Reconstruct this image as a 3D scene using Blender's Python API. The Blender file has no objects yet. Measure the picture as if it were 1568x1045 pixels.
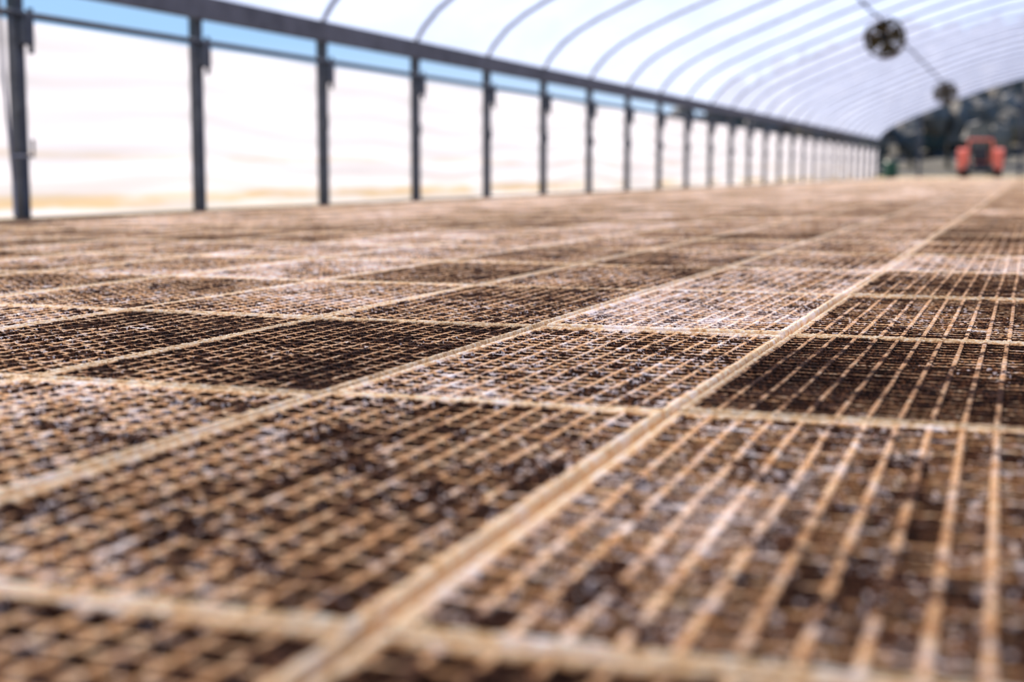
import bpy, math, random
import numpy as np
from mathutils import Vector
random.seed(4); rng=np.random.default_rng(7)
scene=bpy.context.scene
COL=scene.collection

# ---------------------------------------------------------------- helpers
class MB:
    def __init__(s): s.v=[]; s.f=[]; s.m=[]
    def box(s,x0,x1,y0,y1,z0,z1,mi=0,bev=0.0):
        b=len(s.v)
        if bev<=0:
            for z in (z0,z1):
                s.v+= [(x0,y0,z),(x1,y0,z),(x1,y1,z),(x0,y1,z)]
            fs=[(0,3,2,1),(4,5,6,7),(0,1,5,4),(1,2,6,5),(2,3,7,6),(3,0,4,7)]
            s.f+=[tuple(b+i for i in f) for f in fs]; s.m+=[mi]*6
        else:
            c=bev
            def ring(z,i):
                return [(x0+i+c,y0+i,z),(x1-i-c,y0+i,z),(x1-i,y0+i+c,z),(x1-i,y1-i-c,z),
                        (x1-i-c,y1-i,z),(x0+i+c,y1-i,z),(x0+i,y1-i-c,z),(x0+i,y0+i+c,z)]
            rs=[ring(z0,c*0.9),ring(z0+c,0),ring(z1-c,0),ring(z1,c*0.9)]
            for r in rs: s.v+=r
            for k in range(3):
                for i in range(8):
                    j=(i+1)%8
                    s.f.append((b+k*8+i,b+k*8+j,b+k*8+8+j,b+k*8+8+i)); s.m.append(mi)
            s.f.append(tuple(b+i for i in range(7,-1,-1))); s.m.append(mi)
            s.f.append(tuple(b+24+i for i in range(8))); s.m.append(mi)
    def tube(s,pts,r,seg=8,mi=0,cap=True):
        b=len(s.v); pts=[Vector(p) for p in pts]; n=len(pts)
        rr=r if isinstance(r,(list,tuple)) else [r]*n
        for i,p in enumerate(pts):
            if i==0: t=pts[1]-p
            elif i==n-1: t=p-pts[i-1]
            else: t=pts[i+1]-pts[i-1]
            t.normalize()
            a=Vector((0,0,1)) if abs(t.z)<.9 else Vector((0,1,0))
            if abs(t.y)<.3 and abs(t.z)<.999: a=Vector((0,1,0))
            u=t.cross(a).normalized(); w=t.cross(u).normalized()
            for k in range(seg):
                q=2*math.pi*k/seg
                s.v.append(tuple(p+(u*math.cos(q)+w*math.sin(q))*rr[i]))
        for i in range(n-1):
            for k in range(seg):
                j=(k+1)%seg
                s.f.append((b+i*seg+k,b+i*seg+j,b+(i+1)*seg+j,b+(i+1)*seg+k)); s.m.append(mi)
        if cap:
            s.f.append(tuple(b+k for k in range(seg))); s.m.append(mi)
            s.f.append(tuple(b+(n-1)*seg+k for k in range(seg-1,-1,-1))); s.m.append(mi)
    def ring(s,c,axis,R,r,seg=32,cs=8,mi=0):
        b=len(s.v); c=Vector(c); a=Vector(axis).normalized()
        u=a.orthogonal().normalized(); w=a.cross(u)
        for i in range(seg):
            q=2*math.pi*i/seg; d=u*math.cos(q)+w*math.sin(q)
            for k in range(cs):
                p=2*math.pi*k/cs
                s.v.append(tuple(c+d*(R+r*math.cos(p))+a*r*math.sin(p)))
        for i in range(seg):
            for k in range(cs):
                i2=(i+1)%seg;k2=(k+1)%cs
                s.f.append((b+i*cs+k,b+i2*cs+k,b+i2*cs+k2,b+i*cs+k2)); s.m.append(mi)
    def blob(s,c,rx,ry,rz,mi=0,seg=8,rings=5,j=0.0):
        b=len(s.v)
        for i in range(rings+1):
            th=math.pi*i/rings
            for k in range(seg):
                q=2*math.pi*k/seg
                f=1+random.uniform(-j,j)
                s.v.append((c[0]+rx*f*math.sin(th)*math.cos(q),c[1]+ry*f*math.sin(th)*math.sin(q),c[2]+rz*f*math.cos(th)))
        for i in range(rings):
            for k in range(seg):
                k2=(k+1)%seg
                s.f.append((b+i*seg+k,b+(i+1)*seg+k,b+(i+1)*seg+k2,b+i*seg+k2)); s.m.append(mi)
    def obj(s,name,mats,parent=None,smooth=False,loc=(0,0,0)):
        me=bpy.data.meshes.new(name); me.from_pydata(s.v,[],s.f)
        for m in mats: me.materials.append(m)
        me.polygons.foreach_set('material_index',s.m)
        me.polygons.foreach_set('use_smooth',[smooth]*len(s.f))
        me.update()
        o=bpy.data.objects.new(name,me); COL.objects.link(o); o.location=loc
        if parent: o.parent=parent
        return o
def empty(name,loc=(0,0,0)):
    e=bpy.data.objects.new(name,None); e.location=loc; COL.objects.link(e); return e

def newmat(name):
    m=bpy.data.materials.new(name); m.use_nodes=True
    nt=m.node_tree; nt.nodes.clear()
    out=nt.nodes.new('ShaderNodeOutputMaterial')
    return m,nt,out
def N(nt,t,**k):
    n=nt.nodes.new(t)
    for a,b in k.items(): setattr(n,a,b)
    return n
def ramp(nt,fac,stops,interp='LINEAR'):
    n=nt.nodes.new('ShaderNodeValToRGB'); n.color_ramp.interpolation=interp
    e=n.color_ramp.elements
    while len(e)<len(stops): e.new(0.5)
    for i,(p,c) in enumerate(stops):
        e[i].position=p; e[i].color=(*c,1) if len(c)==3 else c
    nt.links.new(fac,n.inputs['Fac']); return n.outputs['Color']
def math_(nt,op,a,b=None,c=None,clamp=False):
    n=nt.nodes.new('ShaderNodeMath'); n.operation=op; n.use_clamp=clamp
    for i,x in enumerate((a,b,c)):
        if x is None: continue
        if isinstance(x,(int,float)): n.inputs[i].default_value=x
        else: nt.links.new(x,n.inputs[i])
    return n.outputs[0]
def mixc(nt,fac,a,b,mode='MIX'):
    n=nt.nodes.new('ShaderNodeMix'); n.data_type='RGBA'; n.blend_type=mode
    for s,x in ((n.inputs[0],fac),(n.inputs[6],a),(n.inputs[7],b)):
        if isinstance(x,(int,float)): s.default_value=x
        elif isinstance(x,tuple): s.default_value=(*x,1) if len(x)==3 else x
        else: nt.links.new(x,s)
    return n.outputs[2]
def noise(nt,vec,scale,detail=3,rough=.6):
    n=nt.nodes.new('ShaderNodeTexNoise'); n.inputs['Scale'].default_value=scale
    n.inputs['Detail'].default_value=detail; n.inputs['Roughness'].default_value=rough
    if vec: nt.links.new(vec,n.inputs['Vector'])
    return n.outputs['Fac']
def pos(nt): return nt.nodes.new('ShaderNodeNewGeometry').outputs['Position']
def scaled(nt,v,s):
    n=nt.nodes.new('ShaderNodeMapping'); n.inputs['Scale'].default_value=s
    nt.links.new(v,n.inputs['Vector']); return n.outputs[0]
def simple(name,c,rough=.5,metal=0.0,nscale=30,var=.25,bump=0.0):
    m,nt,out=newmat(name)
    p=N(nt,'ShaderNodeBsdfPrincipled'); v=pos(nt)
    f=noise(nt,v,nscale)
    col=ramp(nt,f,[(.3,tuple(x*(1-var) for x in c)),(.7,tuple(min(1,x*(1+var)) for x in c))])
    nt.links.new(col,p.inputs['Base Color'])
    p.inputs['Roughness'].default_value=rough; p.inputs['Metallic'].default_value=metal
    if bump:
        b=N(nt,'ShaderNodeBump'); b.inputs['Strength'].default_value=bump; b.inputs['Distance'].default_value=.01
        nt.links.new(f,b.inputs['Height']); nt.links.new(b.outputs[0],p.inputs['Normal'])
    nt.links.new(p.outputs[0],out.inputs[0]); return m

# ---------------------------------------------------------------- materials
def tray_material():
    m,nt,out=newmat('soil_filled_tray'); L=nt.links
    P=pos(nt)
    rim=N(nt,'ShaderNodeAttribute',attribute_name='rim').outputs['Fac']
    edge=N(nt,'ShaderNodeAttribute',attribute_name='edge').outputs['Fac']
    tone=N(nt,'ShaderNodeAttribute',attribute_name='tone',attribute_type='INSTANCER').outputs['Fac']
    n1=noise(nt,P,350,4,.75); n2=noise(nt,P,150,3,.65); n3=noise(nt,scaled(nt,P,(1,.6,1)),6,4,.65); n7=noise(nt,P,38,4,.7)
    patch=math_(nt,'ADD',math_(nt,'MULTIPLY',math_(nt,'SUBTRACT',n3,.5),2.4),tone)   # ~ -1..1
    soil=ramp(nt,n1,[(.40,(.010,.004,.002)),(.52,(.058,.021,.009)),(.62,(.24,.095,.038)),(.74,(.74,.44,.25))])
    vor=N(nt,'ShaderNodeTexVoronoi'); vor.inputs['Scale'].default_value=340; L.new(P,vor.inputs['Vector'])
    sep=N(nt,'ShaderNodeSeparateColor'); L.new(vor.outputs['Color'],sep.inputs[0])
    thr=math_(nt,'SUBTRACT',.92,math_(nt,'MULTIPLY',patch,.25))
    sp=math_(nt,'GREATER_THAN',sep.outputs[0],thr)
    soil=mixc(nt,math_(nt,'MULTIPLY',sp,.78),soil,(.90,.76,.66))
    plast=ramp(nt,n2,[(.3,(.34,.135,.045)),(.5,(.74,.40,.17)),(.7,(.98,.75,.48))])
    frost=math_(nt,'MULTIPLY',math_(nt,'SUBTRACT',math_(nt,'ADD',n7,math_(nt,'MULTIPLY',patch,.14)),.52),6.0,clamp=True)
    edgec=ramp(nt,n2,[(.3,(.50,.26,.10)),(.48,(.90,.62,.33)),(.68,(.98,.87,.68))])
    plast=mixc(nt,edge,plast,edgec)
    plast=mixc(nt,math_(nt,'MULTIPLY',frost,.8),plast,(.98,.89,.82))
    f=math_(nt,'ADD',math_(nt,'MULTIPLY',rim,1.7),math_(nt,'MULTIPLY',n1,-1.2))
    f=math_(nt,'ADD',f,math_(nt,'MULTIPLY',patch,.45))
    f=math_(nt,'ADD',f,math_(nt,'MULTIPLY',edge,.20))
    f=math_(nt,'MULTIPLY',math_(nt,'SUBTRACT',f,.54),2.8,clamp=True)
    col=mixc(nt,f,soil,plast)
    dust=math_(nt,'MULTIPLY',math_(nt,'SUBTRACT',patch,.32),1.3,clamp=True)
    col=mixc(nt,math_(nt,'MULTIPLY',dust,n2),col,(.94,.77,.66))
    hs=N(nt,'ShaderNodeHueSaturation'); L.new(col,hs.inputs['Color'])
    hs.inputs['Saturation'].default_value=1.03
    L.new(math_(nt,'ADD',1.15,math_(nt,'MULTIPLY',patch,.5)),hs.inputs['Value'])
    p=N(nt,'ShaderNodeBsdfPrincipled'); L.new(hs.outputs[0],p.inputs['Base Color'])
    L.new(math_(nt,'SUBTRACT',.85,math_(nt,'MULTIPLY',f,.38)),p.inputs['Roughness'])
    p.inputs['Specular IOR Level'].default_value=.26
    b=N(nt,'ShaderNodeBump'); b.inputs['Strength'].default_value=1.0; b.inputs['Distance'].default_value=.0028
    L.new(n1,b.inputs['Height']); L.new(b.outputs[0],p.inputs['Normal'])
    L.new(p.outputs[0],out.inputs[0]); return m
M_TRAY=tray_material()

def film(name,tcol,transp,streak=False):
    m,nt,out=newmat(name); L=nt.links
    P=pos(nt)
    nz=noise(nt,scaled(nt,P,(1,.25,4)) if streak else scaled(nt,P,(1.5,.5,1.5)),1.3,4,.6)
    c=ramp(nt,nz,[(.3,tuple(x*.86 for x in tcol)),(.65,tcol)])
    if streak:
        s=N(nt,'ShaderNodeSeparateXYZ'); L.new(P,s.inputs[0])
        n5=noise(nt,scaled(nt,P,(1,.5,7)),1.3,4,.65)
        zz=math_(nt,'ADD',s.outputs[2],math_(nt,'MULTIPLY',math_(nt,'SUBTRACT',n5,.5),.10))
        st=ramp(nt,zz,[(0.0,(.3,.3,.3)),(.03,(.0,.0,.0)),(.05,(.8,.8,.8)),(.09,(.7,.7,.7)),(.13,(0,0,0)),(.28,(0,0,0)),(.315,(.4,.4,.4)),(.35,(0,0,0))])
        n6=noise(nt,scaled(nt,P,(1,.6,3)),1.0,3,.6)
        k=math_(nt,'MULTIPLY',st,math_(nt,'MULTIPLY',math_(nt,'SUBTRACT',n6,.38),6.0,clamp=True))
        c=mixc(nt,k,c,(.46,.33,.17))
    tr=N(nt,'ShaderNodeBsdfTranslucent'); L.new(c,tr.inputs[0])
    df=N(nt,'ShaderNodeBsdfDiffuse'); L.new(c,df.inputs[0])
    m1=N(nt,'ShaderNodeMixShader'); m1.inputs[0].default_value=.2; L.new(tr.outputs[0],m1.inputs[1]); L.new(df.outputs[0],m1.inputs[2])
    tp=N(nt,'ShaderNodeBsdfTransparent')
    m2=N(nt,'ShaderNodeMixShader'); m2.inputs[0].default_value=transp
    L.new(m1.outputs[0],m2.inputs[1]); L.new(tp.outputs[0],m2.inputs[2])
    L.new(m2.outputs[0],out.inputs[0]); return m
M_WALL=film('side_curtain_film',(.58,.565,.625),.07,True)
M_ROOF=film('roof_poly_film',(.44,.48,.61),.28)
M_POST=simple('galvanized_post',(.085,.095,.11),.5,.3,12)
M_HOOP=simple('galvanized_hoop',(.26,.27,.30),.45,.4,12)
M_BEAM=simple('weathered_hip_board',(.125,.13,.145),.7,0,6)
M_FLOOR=simple('packed_earth',(.10,.06,.042),.9,0,6,.5,.6)
M_BLACK=simple('black_rubber',(.02,.02,.022),.7,0,20)
M_RED=simple('orange_red_paint',(.92,.24,.15),.4,0,3,.12)
M_GREY=simple('dark_steel',(.06,.065,.07),.4,.5,9)
M_FAN=simple('fan_housing',(.05,.037,.018),.5,.3,9)
M_BRASS=simple('fan_guard_wire',(.16,.12,.05),.4,.6,9)
M_GREEN=simple('green_plastic',(.02,.08,.05),.4,0,3,.1)

# ---------------------------------------------------------------- camera
F=2200/1568*36
cam_d=bpy.data.cameras.new('camera'); cam=bpy.data.objects.new('camera',cam_d); COL.objects.link(cam)
cam.location=(0,0,.23); cam.rotation_euler=(math.radians(90-6.74),0,math.radians(19.77))
cam_d.lens=F; cam_d.sensor_width=36; cam_d.clip_end=2000; cam_d.clip_start=.02
cam_d.dof.use_dof=True; cam_d.dof.focus_distance=1.60; cam_d.dof.aperture_fstop=4.2; cam_d.dof.aperture_blades=9
scene.camera=cam

# ---------------------------------------------------------------- trays
TW,TL=.278,.536; NX,NY=12,24; MG=.0060
ts=[0,.07,.105,.145,.21,.31,.43,.57,.69,.79,.855,.895,.93]
def axis(T,n):
    pitch=(T-2*MG)/n
    a=[0,.0014,.0032,.0048]
    for c in range(n):
        for t in ts: a.append(MG+(c+t)*pitch)
    a.append(T-MG)
    a+=[T-.0048,T-.0032,T-.0014,T]
    a=np.array(a)
    q=(a-MG)/pitch; fr=q-np.floor(q); dd=np.minimum(fr,1-fr)
    cell=np.clip(np.floor(q+1e-6).astype(int),0,n-1)
    inner=(a>MG*.9)&(a<T-MG*.9)
    ridge=np.clip((.150-dd)/.050,0,1); ridge=ridge*ridge*(3-2*ridge)
    top=np.clip((.138-dd)/.04,0,1)
    edge=(~inner).astype(float)
    ridge=np.where(inner,ridge,1.0); top=np.where(inner,top,1.0)
    return a,ridge,edge,cell,dd,top
def lowfreq(nx,ny,gx,gy,r):
    g=r.random((gy+2,gx+2))
    xs=np.linspace(0,gx,nx); ys=np.linspace(0,gy,ny)
    xi=xs.astype(int); yi=ys.astype(int); fx=xs-xi; fy=ys-yi
    fx=fx*fx*(3-2*fx); fy=fy*fy*(3-2*fy)
    A=g[np.ix_(yi,xi)];B=g[np.ix_(yi,xi+1)];C=g[np.ix_(yi+1,xi)];D=g[np.ix_(yi+1,xi+1)]
    return (A*(1-fx)+B*fx)*(1-fy)[:,None]+(C*(1-fx)+D*fx)*fy[:,None]
def tray_mesh(seed):
    r=np.random.default_rng(seed)
    ax,rx,ex,cx,dx,tx_=axis(TW,NX); ay,ry,ey,cy,dy,ty_=axis(TL,NY)
    nx,ny=len(ax),len(ay)
    X,Y=np.meshgrid(ax-TW/2,ay-TL/2)
    RX,RY=np.meshgrid(rx,ry); EX,EY=np.meshgrid(ex,ey); E=np.maximum(EX,EY); TX,TY=np.meshgrid(tx_,ty_)
    DX,DY=np.meshgrid(np.clip(dx,0,.5),np.clip(dy,0,.5))
    depth=r.uniform(.004,.012,(NY,NX))+ (lowfreq(NX,NY,3,5,r)-.5)*.010
    depth=np.clip(depth,.0014,.017)
    dep=depth[np.ix_(cy,cx)]
    dep=dep*(.70+.6*np.minimum(DX,DY)*2)
    soil=.050-dep+r.normal(0,0.0012,X.shape)
    zr=np.where(RX>=RY,.0502,.0490)+ (lowfreq(nx,ny,4,8,r)-.5)*.0014 + r.normal(0,.00030,X.shape)
    zr=np.where(E>0,.0512+r.normal(0,.00035,X.shape),zr)
    R=np.maximum(RX,RY*.97)
    cov=lowfreq(nx,ny,9,18,r)*.55+lowfreq(nx,ny,34,70,r)*.45
    cov=np.clip((cov-.50)*3.5,0,1)*(1-.75*E)
    Z=soil+(zr-soil)*R
    rim=np.maximum(TX,TY*.93)*(1-.45*cov)
    # rounded outer lip
    Z=np.where((X<=-TW/2+1e-5)|(X>=TW/2-1e-5)|(Y<=-TL/2+1e-5)|(Y>=TL/2-1e-5),.0475,Z)
    V=np.stack([X,Y,Z],-1).reshape(-1,3)
    # slight bowing of the long sides
    bow=.0018*(r.random()-.3)
    V[:,0]+=np.sign(V[:,0])*(np.abs(V[:,0])/(TW/2))*bow*-(1-(V[:,1]/(TL/2))**2)
    idx=np.arange(nx*ny).reshape(ny,nx)
    Fq=np.stack([idx[:-1,:-1],idx[:-1,1:],idx[1:,1:],idx[1:,:-1]],-1).reshape(-1,4)
    bd=np.concatenate([idx[0,:],idx[1:,-1],idx[-1,-2::-1],idx[-2:0:-1,0]])
    Vb=V[bd].copy(); Vb[:,2]=.002; Vb[:,0]*=.985; Vb[:,1]*=.99
    o=len(V); n=len(bd); k=np.arange(n); k2=(k+1)%n
    Fs=np.stack([bd[k],o+k,o+k2,bd[k2]],-1)
    V=np.concatenate([V,Vb]); FF=np.concatenate([Fq,Fs])
    rimA=np.concatenate([rim.reshape(-1),np.full(n,.3)]); edA=np.concatenate([E.reshape(-1),np.full(n,.0)])
    me=bpy.data.meshes.new('plug_tray')
    me.vertices.add(len(V)); me.vertices.foreach_set('co',V.astype(np.float32).ravel())
    me.loops.add(FF.size); me.loops.foreach_set('vertex_index',FF.astype(np.int32).ravel())
    me.polygons.add(len(FF)); me.polygons.foreach_set('loop_start',(np.arange(len(FF))*4).astype(np.int32))
    me.update(calc_edges=True); me.validate()
    for nm,A in (('rim',rimA),('edge',edA)):
        a=me.attributes.new(nm,'FLOAT','POINT'); a.data.foreach_set('value',A.astype(np.float32))
    me.materials.append(M_TRAY); return me
tcol=bpy.data.collections.new('plug_tray_variants')
NV=5
for i in range(NV):
    o=bpy.data.objects.new('plug_tray_variant_%d'%i,tray_mesh(100+i)); tcol.objects.link(o)

X0=-.247; PW=.2850; PL=.541; Y0=.500
pts=[];rot=[];var=[];tone=[]
for c in range(-12,12):      # columns; c=0 is the column to the right of the main seam
    xc=X0+PW*(c+.5)
    if c<-11: continue
    off=random.uniform(-.012,.012) if c not in (0,-1) else (.004 if c==0 else .0)
    if c==-2: off=-.016
    for r in range(-3,80):
        yc=Y0+PL*(r+.5)+off+random.uniform(-.003,.003)
        dx=random.uniform(-.0015,.0015); dr=random.uniform(-.006,.006); dy=0
        if r==0:
            dy=-.003
            if c>=0: dx,dr=.0045,.017
            elif c==-1: dx,dr=.001,.012
        if r<0:
            dy=-.006
            dx=.014 if c>=0 else (.011 if c==-1 else 0); dr=.01
        pts.append((xc+dx,yc+dy,random.uniform(0,.002)))
        rot.append((random.uniform(-.002,.002),random.uniform(-.004,.004),dr+(math.pi if random.random()<.5 else 0)))
        var.append(random.randrange(NV))
        t=random.gauss(0,.20)
        special={(0,-0):.06,(-1,0):-.06,(0,1):-.42,(-1,1):.14,(-2,1):-.45,(-1,2):.38,(-1,3):.45,(-2,0):.06,(0,2):-.2,(-3,1):-.25,(-2,2):-.1,(-1,-1):-.3,(0,-1):-.3}
        t=special.get((c,r),t); 
        if r>3 and c<0: t+=.10
        if r>3 and c>=0: t-=.15
        tone.append(max(-.6,min(.6,t)))
me=bpy.data.meshes.new('seedling_tray_field'); me.from_pydata(pts,[],[])
a=me.attributes.new('rot','FLOAT_VECTOR','POINT'); a.data.foreach_set('vector',[x for p in rot for x in p])
a=me.attributes.new('var','INT','POINT'); a.data.foreach_set('value',var)
a=me.attributes.new('tone','FLOAT','POINT'); a.data.foreach_set('value',tone)
fo=bpy.data.objects.new('seedling_tray_field',me); COL.objects.link(fo)
ng=bpy.data.node_groups.new('tray_instancing','GeometryNodeTree')
ng.interface.new_socket('Geometry',in_out='INPUT',socket_type='NodeSocketGeometry')
ng.interface.new_socket('Geometry',in_out='OUTPUT',socket_type='NodeSocketGeometry')
gi=ng.nodes.new('NodeGroupInput'); go=ng.nodes.new('NodeGroupOutput')
ip=ng.nodes.new('GeometryNodeInstanceOnPoints'); ci=ng.nodes.new('GeometryNodeCollectionInfo')
ci.inputs['Collection'].default_value=tcol; ci.inputs['Separate Children'].default_value=True; ci.inputs['Reset Children'].default_value=True
nv=ng.nodes.new('GeometryNodeInputNamedAttribute'); nv.data_type='INT'; nv.inputs['Name'].default_value='var'
nr=ng.nodes.new('GeometryNodeInputNamedAttribute'); nr.data_type='FLOAT_VECTOR'; nr.inputs['Name'].default_value='rot'
er=ng.nodes.new('FunctionNodeEulerToRotation')
ng.links.new(gi.outputs[0],ip.inputs['Points']); ng.links.new(ci.outputs[0],ip.inputs['Instance'])
ip.inputs['Pick Instance'].default_value=True
ng.links.new([o for o in nv.outputs if o.enabled and o.name=='Attribute'][0],ip.inputs['Instance Index'])
ng.links.new([o for o in nr.outputs if o.enabled and o.name=='Attribute'][0],er.inputs[0]); ng.links.new(er.outputs[0],ip.inputs['Rotation'])
ng.links.new(ip.outputs[0],go.inputs[0])
md=fo.modifiers.new('instances','NODES'); md.node_group=ng

# ---------------------------------------------------------------- greenhouse
XL=-4.68; XC=.62; XR=2*XC-XL
SP=1.615; PY=[5.88+SP*k for k in range(-6,27)]
YB=PY[0]; YE=PY[-1]
ZE=1.25
prof=[(0,0),(.08,.12),(.2,.25),(.36,.37),(.6,.50),(1.0,.68),(1.48,.87),(2.0,1.08),(2.5,1.27),(3.0,1.45),(3.6,1.64),(4.2,1.80),(4.7,1.89),(5.3,1.93)]
arch=[(XL+a,ZE+b) for a,b in prof]+[(XR-a,ZE+b) for a,b in prof[-2::-1]]
fr=empty('greenhouse_frame')
pb=MB()
for y in PY:
    for sx,x in ((1,XL),(-1,XR)):
        pb.box(x-.031,x+.031,y-.031,y+.031,0,ZE+.02,0,.006)
        # curtain bracket + clamp
        xa,xb=(x+.03,x+.075) if sx>0 else (x-.075,x-.03)
        pb.box(xa,xb,y-.02,y+.05,.84,.99,0,.006)
        pb.tube([(x+sx*.05,y+.05,.80),(x+sx*.05,y+.05,1.02)],.014,8)
        pb.tube([(x+sx*.05,y-.045,.52),(x+sx*.05,y-.045,.60)],.02,8)
pb.obj('side_posts',[M_POST],fr)
hb=MB()
for y in PY:
    hb.tube([(x,y,z) for x,z in arch],.019,8)
hb.obj('roof_hoops',[M_HOOP],fr,True)
bb=MB()
for x,s in ((XL,1),(XR,-1)):
    xi=x+s*.034
    bb.box(min(xi,xi+s*.035),max(xi,xi+s*.035),YB-.1,YE+.05,1.115,1.255,0,.005)
bb.obj('hip_boards',[M_BEAM],fr)
pp=MB()
for x,s in ((XL,1),(XR,-1)):
    pp.tube([(x+s*.05,YB-.1,.985),(x+s*.05,YE,.985)],.018,8)
pp.tube([(XC,YB,ZE+1.93-.04),(XC,YE,ZE+1.93-.04)],.02,8)
pp.obj('purlins_and_rails',[M_POST],fr,True)

def curtain(name,x,s):
    b=MB(); ny=420; zs=np.linspace(.004,.965,28)
    ys=np.linspace(YB-.05,YE,ny)
    for z in zs:
        for y in ys:
            ph=((y-YB)%SP)/SP
            bul=-.02*math.sin(math.pi*ph)*math.sin(math.pi*(z-.03)/.95)
            w=.0042*math.sin(z*34+2.3*math.sin(y*.7)+1.1*math.sin(y*2.3))+.0015*math.sin(z*80+y*1.8)
            b.v.append((x-s*.045+s*(bul+w),y,z))
    for j in range(len(zs)-1):
        for i in range(ny-1):
            b.f.append((j*ny+i,j*ny+i+1,(j+1)*ny+i+1,(j+1)*ny+i)); b.m.append(0)
    b.obj(name,[M_WALL],None,True)
curtain('wall_left',XL,1); curtain('wall_right',XR,-1)
b=MB(); n=len(arch); off=.03
ys=np.linspace(YB-.05,YE+.05,200)
for y in ys:
    for i,(x,z) in enumerate(arch):
        ph=((y-YB)%SP)/SP; sag=-.012*math.sin(math.pi*ph)
        nx=(x-XC)/5.3
        b.v.append((x+nx*(off),y,z+off*(1-abs(nx)*.5)+sag))
for j in range(len(ys)-1):
    for i in range(n-1):
        b.f.append((j*n+i,j*n+i+1,(j+1)*n+i+1,(j+1)*n+i)); b.m.append(0)
b.obj('ceiling',[M_ROOF],None,True)
# back gable film
b=MB(); b.v=[(x,YB-.08,z) for x,z in arch]+[(x,YB-.08,0) for x,z in arch]
for i in range(n-1): b.f.append((i,i+1,n+i+1,n+i)); b.m.append(0)
b.obj('wall_back',[M_WALL])
# far gable: framed, open
g=MB()
for x in (-3.4,-.36,1.6,4.6):
    zt=np.interp(x,[a for a,_ in arch],[c for _,c in arch])
    g.box(x-.05,x+.05,YE-.05,YE+.05,0,zt,0,.008)
g.obj('gable_studs',[M_POST],fr)

# thin crank pipe + cord by the curtain at the near end
c=MB()
c.tube([(XL+.12,5.62,1.2),(XL+.12,5.63,.7),(XL+.13,5.66,.2),(XL+.13,5.66,.02)],.008,8)
c.tube([(XL+.13,5.66,.3),(XL+.25,5.66,.3),(XL+.25,5.66,.38)],.008,8)
c.obj('curtain_crank_rod',[M_HOOP],None,True)

# floor / outside
def gridplane(name,x0,x1,y0,y1,z,mat,n=60,amp=0.0):
    b=MB()
    for j in range(n+1):
        for i in range(n+1):
            b.v.append((x0+(x1-x0)*i/n,y0+(y1-y0)*j/n,z+random.uniform(-amp,amp)))
    for j in range(n):
        for i in range(n):
            k=j*(n+1)+i; b.f.append((k,k+1,k+n+2,k+n+1)); b.m.append(0)
    return b.obj(name,[mat],None,True)
gridplane('floor',XL-.03,XR+.03,YB-.1,YE+.3,0,M_FLOOR,60,.0)
M_GRASS=simple('dry_grass',(.36,.30,.14),.95,0,.4,.35,.4)
gridplane('ground',-300,300,-200,400,-.03,M_GRASS,20,0)

# ---------------------------------------------------------------- fans on support cable
def fan(y):
    x,z=-2.2,2.26
    zt=float(np.interp(x,[a for a,_ in arch],[c for _,c in arch]))-.02
    e=empty('circulation_fan',(x,y,z)); e.scale=(1.15,1.15,1.15)
    b=MB()
    R=.27; seg=32
    for yy,rr in ((-.09,R),(-.09,R-.03),(.09,R-.03),(.09,R)):
        for k in range(seg):
            q=2*math.pi*k/seg; b.v.append((rr*math.cos(q),yy,rr*math.sin(q)))
    for i in range(4):
        i2=(i+1)%4
        for k in range(seg):
            k2=(k+1)%seg; b.f.append((i*seg+k,i*seg+k2,i2*seg+k2,i2*seg+k)); b.m.append(0)
    b.obj('housing',[M_FAN],e,True)
    b=MB()
    for yy in (-.10,.10):
        for rr in (.08,.12,.16,.2,.25): b.ring((0,yy,0),(0,1,0),rr,.005,28,6)
        for k in range(8):
            q=math.pi*k/8; b.tube([(-.25*math.cos(q),yy,-.25*math.sin(q)),(.25*math.cos(q),yy,.25*math.sin(q))],.005,6)
    b.obj('wire_guards',[M_BRASS],e,True)
    b=MB(); b.tube([(0,-.11,0),(0,-.06,0),(0,.06,0),(0,.09,0)],[.05,.08,.08,.04],16)
    b.obj('motor',[M_BLACK],e,True)
    b=MB()
    for k in range(4):
        q=math.pi/2*k+.3; o=len(b.v)
        for r_,w_ in ((.05,.03),(.14,.09),(.22,.11)):
            for s_ in (-1,1):
                b.v.append((r_*math.cos(q)-s_*w_*math.sin(q),s_*.03,r_*math.sin(q)+s_*w_*math.cos(q)))
        b.f+= [(o,o+1,o+3,o+2),(o+2,o+3,o+5,o+4)]; b.m+=[0,0]
    b.obj('blades',[M_FAN],e)
    b=MB(); b.tube([(-.12,0,.24),(-.06,0,zt-z-.08)],.008,6); b.tube([(.12,0,.24),(.06,0,zt-z-.05)],.008,6)
    b.obj('hanger_straps',[M_GREY],e)
fan(23.0); fan(39.5)
b=MB(); cp=[]
zt=float(np.interp(-2.2,[a for a,_ in arch],[c for _,c in arch]))
for i in range(161):
    y=YB+(YE-YB)*i/160; ph=((y-YB)%(SP*2))/(SP*2)
    cp.append((-2.2,y,zt-.035-.03*math.sin(math.pi*ph)))
b.tube(cp,.018,6); b.obj('power_cable',[M_BLACK],fr,True)

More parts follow.
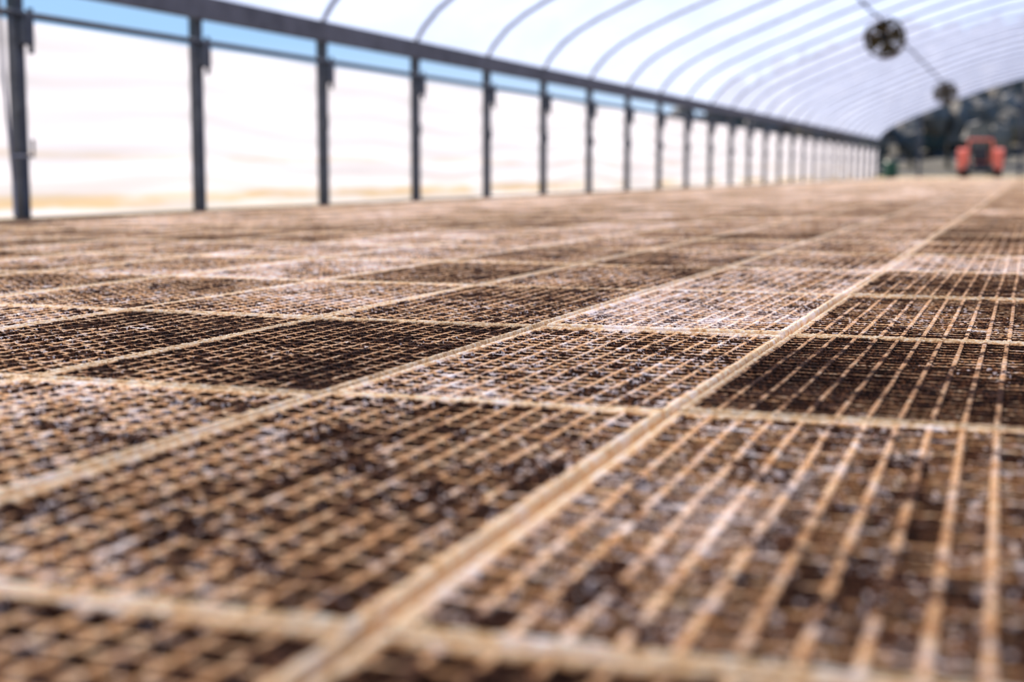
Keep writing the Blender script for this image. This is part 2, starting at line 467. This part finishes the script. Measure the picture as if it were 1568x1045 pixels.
# ---------------------------------------------------------------- compact tractor (rear toward camera)
def wheel(b,x,y,R,w,mi_t=0,mi_h=1):
    o=len(b.v); seg=28
    prof_=[(-w/2,R*.55),(-w/2,R*.9),(-w/2*.7,R),(w/2*.7,R),(w/2,R*.9),(w/2,R*.55)]
    for px_,pr in prof_:
        for k in range(seg):
            q=2*math.pi*k/seg; rr=pr*(1.0+(.03 if (k%2 and pr>R*.95) else 0))
            b.v.append((x+px_,y+rr*math.cos(q),R+rr*math.sin(q)))
    for i in range(5):
        for k in range(seg):
            k2=(k+1)%seg; b.f.append((o+i*seg+k,o+i*seg+k2,o+(i+1)*seg+k2,o+(i+1)*seg+k)); b.m.append(mi_t)
    b.tube([(x-w*.3,y,R),(x+w*.3,y,R)],R*.56,20,mi_h)
tx,ty=-1.42,44.2
tr=empty('compact_tractor',(tx,ty,0)); tr.scale=(.84,.82,.86)
b=MB()
for s in (-1,1):
    wheel(b,s*.58,0,.42,.26); wheel(b,s*.5,1.5,.28,.18)
b.obj('wheels',[M_BLACK,M_RED],tr)
b=MB()
b.box(-.24,.24,.55,1.9,.5,1.02,0,.06)       # hood
b.box(-.2,.2,1.88,1.96,.55,.95,1,.02)     # grille
b.box(-.2,.2,-.35,1.7,.36,.56,1,.03)        # chassis
for s in (-1,1):                             # fenders curved
    o=len(b.v); n_=10
    for i in range(n_+1):
        q=math.radians(10+160*i/n_)
        for rr in (.50,.54):
            for xx in (s*.42,s*.76): b.v.append((xx,-rr*math.cos(q)*1.0,.42+rr*math.sin(q)*1.15))
    for i in range(n_):
        k=o+i*4
        b.f+=[(k+2,k+3,k+7,k+6),(k,k+4,k+5,k+1),(k,k+2,k+6,k+4),(k+1,k+5,k+7,k+3)]; b.m+=[0]*4
    b.box(min(s*.40,s*.44),max(s*.40,s*.44),-.48,.48,.5,1.0,0,.01)
    b.box(min(s*.44,s*.74),max(s*.44,s*.74),-.56,-.50,.30,.95,0,.02)
b.box(-.24,.24,-.3,.15,.72,.82,1,.03); b.box(-.26,.26,-.36,-.26,.6,1.08,1,.03)  # seat
b.box(-.4,.4,-.2,.6,.5,.55,1,.01)
b.tube([(0,.6,.9),(0,.42,1.1)],.02,8,1); b.ring((0,.42,1.1),(0,-.7,.7),.17,.015,20,6,1)
b.tube([(-.4,-.42,.5),(-.4,-.42,1.26),(-.36,-.42,1.32),(.36,-.42,1.32),(.4,-.42,1.26),(.4,-.42,.5)],.04,8,0)
b.box(-.5,.5,-.95,-.62,.22,.40,1,.04)       # rear implement
b.tube([(-.2,-.3,.4),(-.25,-.75,.4)],.025,8,1); b.tube([(.2,-.3,.4),(.25,-.75,.4)],.025,8,1)
b.obj('body',[M_RED,M_GREY],tr)

# green water barrel, outside
b=MB(); prof_=[(0,.26),(.03,.29),(.28,.29),(.3,.305),(.33,.29),(.58,.29),(.6,.305),(.63,.29),(.86,.28),(.9,.25)]
b.tube([(0,0,z*.7) for z,_ in prof_],[r*.9 for _,r in prof_],24); b.tube([(.12,0,.62),(.12,0,.65)],.04,12)
b.obj('water_barrel',[M_GREEN],None,False,(-5.0,56,-.03))

# ---------------------------------------------------------------- wooded hillside
M_HILL=simple('wooded_slope',(.085,.08,.068),.95,0,.15,.5)
def hz(x,y):
    d=max(0,(y-75)/75); d=min(1,d); s=d*d*(3-2*d)
    if x<0: e=max(0,min(1,(-x-15)/24))
    else: e=max(0,min(1,(x-25)/40))
    e=1-e*e*(3-2*e)
    return s*(10+1.2*math.sin(x*.07+1))*e
b=MB(); n_=50
for j in range(n_+1):
    for i in range(n_+1):
        x=-60+140*i/n_; y=72+120*j/n_
        b.v.append((x,y,hz(x,y)+random.uniform(-.3,.3)-.1))
for j in range(n_):
    for i in range(n_):
        k=j*(n_+1)+i; b.f.append((k,k+1,k+n_+2,k+n_+1)); b.m.append(0)
hill=empty('wooded_hillside')
b.obj('slope',[M_HILL],hill,True)
M_TREE=simple('bare_tree_crown',(.16,.15,.135),.95,0,.5,.5)
M_EVER=simple('evergreen_crown',(.07,.085,.065),.95,0,.5,.4)
b=MB()
for i in range(480):
    x=random.uniform(-20,40); y=random.uniform(78,150); z=hz(x,y)
    h=random.uniform(2.5,4.2); mi=1 if random.random()<.35 else 0
    b.tube([(x,y,z-.5),(x,y,z+h*.6)],[.18,.08],5,2)
    if mi: b.tube([(x,y,z+.5),(x,y,z+h*.5),(x,y,z+h)],[h*.24,h*.16,.05],8,1)
    else:
        for q in range(3):
            b.blob((x+random.uniform(-1,1),y+random.uniform(-1,1),z+h*random.uniform(.5,.85)),h*.24,h*.24,h*.25,0,7,4,.25)
b.obj('trees',[M_TREE,M_EVER,M_HILL],hill)

# ---------------------------------------------------------------- light
w=bpy.data.worlds.new('sky'); scene.world=w; w.use_nodes=True; nt=w.node_tree; nt.nodes.clear()
out=nt.nodes.new('ShaderNodeOutputWorld'); bg=nt.nodes.new('ShaderNodeBackground')
tc=nt.nodes.new('ShaderNodeTexCoord'); sx=nt.nodes.new('ShaderNodeSeparateXYZ'); nt.links.new(tc.outputs['Generated'],sx.inputs[0])
c=ramp(nt,sx.outputs[2],[(0,(.72,.82,.97)),(.09,(.38,.60,.88)),(.5,(.18,.40,.80)),(1,(.10,.26,.65))])
nt.links.new(c,bg.inputs[0]); bg.inputs[1].default_value=1.0; nt.links.new(bg.outputs[0],out.inputs[0])
sd=bpy.data.lights.new('sun','SUN'); sd.energy=9.2; sd.angle=math.radians(5); sd.color=(1,.89,.77)
so=bpy.data.objects.new('sun',sd); COL.objects.link(so)
d=Vector((-.56,.45,.80)).normalized()
so.rotation_euler=d.to_track_quat('Z','Y').to_euler(); so.location=(-20,12,18)
scene.view_settings.view_transform='Standard'
try: scene.view_settings.look='Medium High Contrast'
except Exception as ex: print('look',ex)
scene.view_settings.exposure=0.0
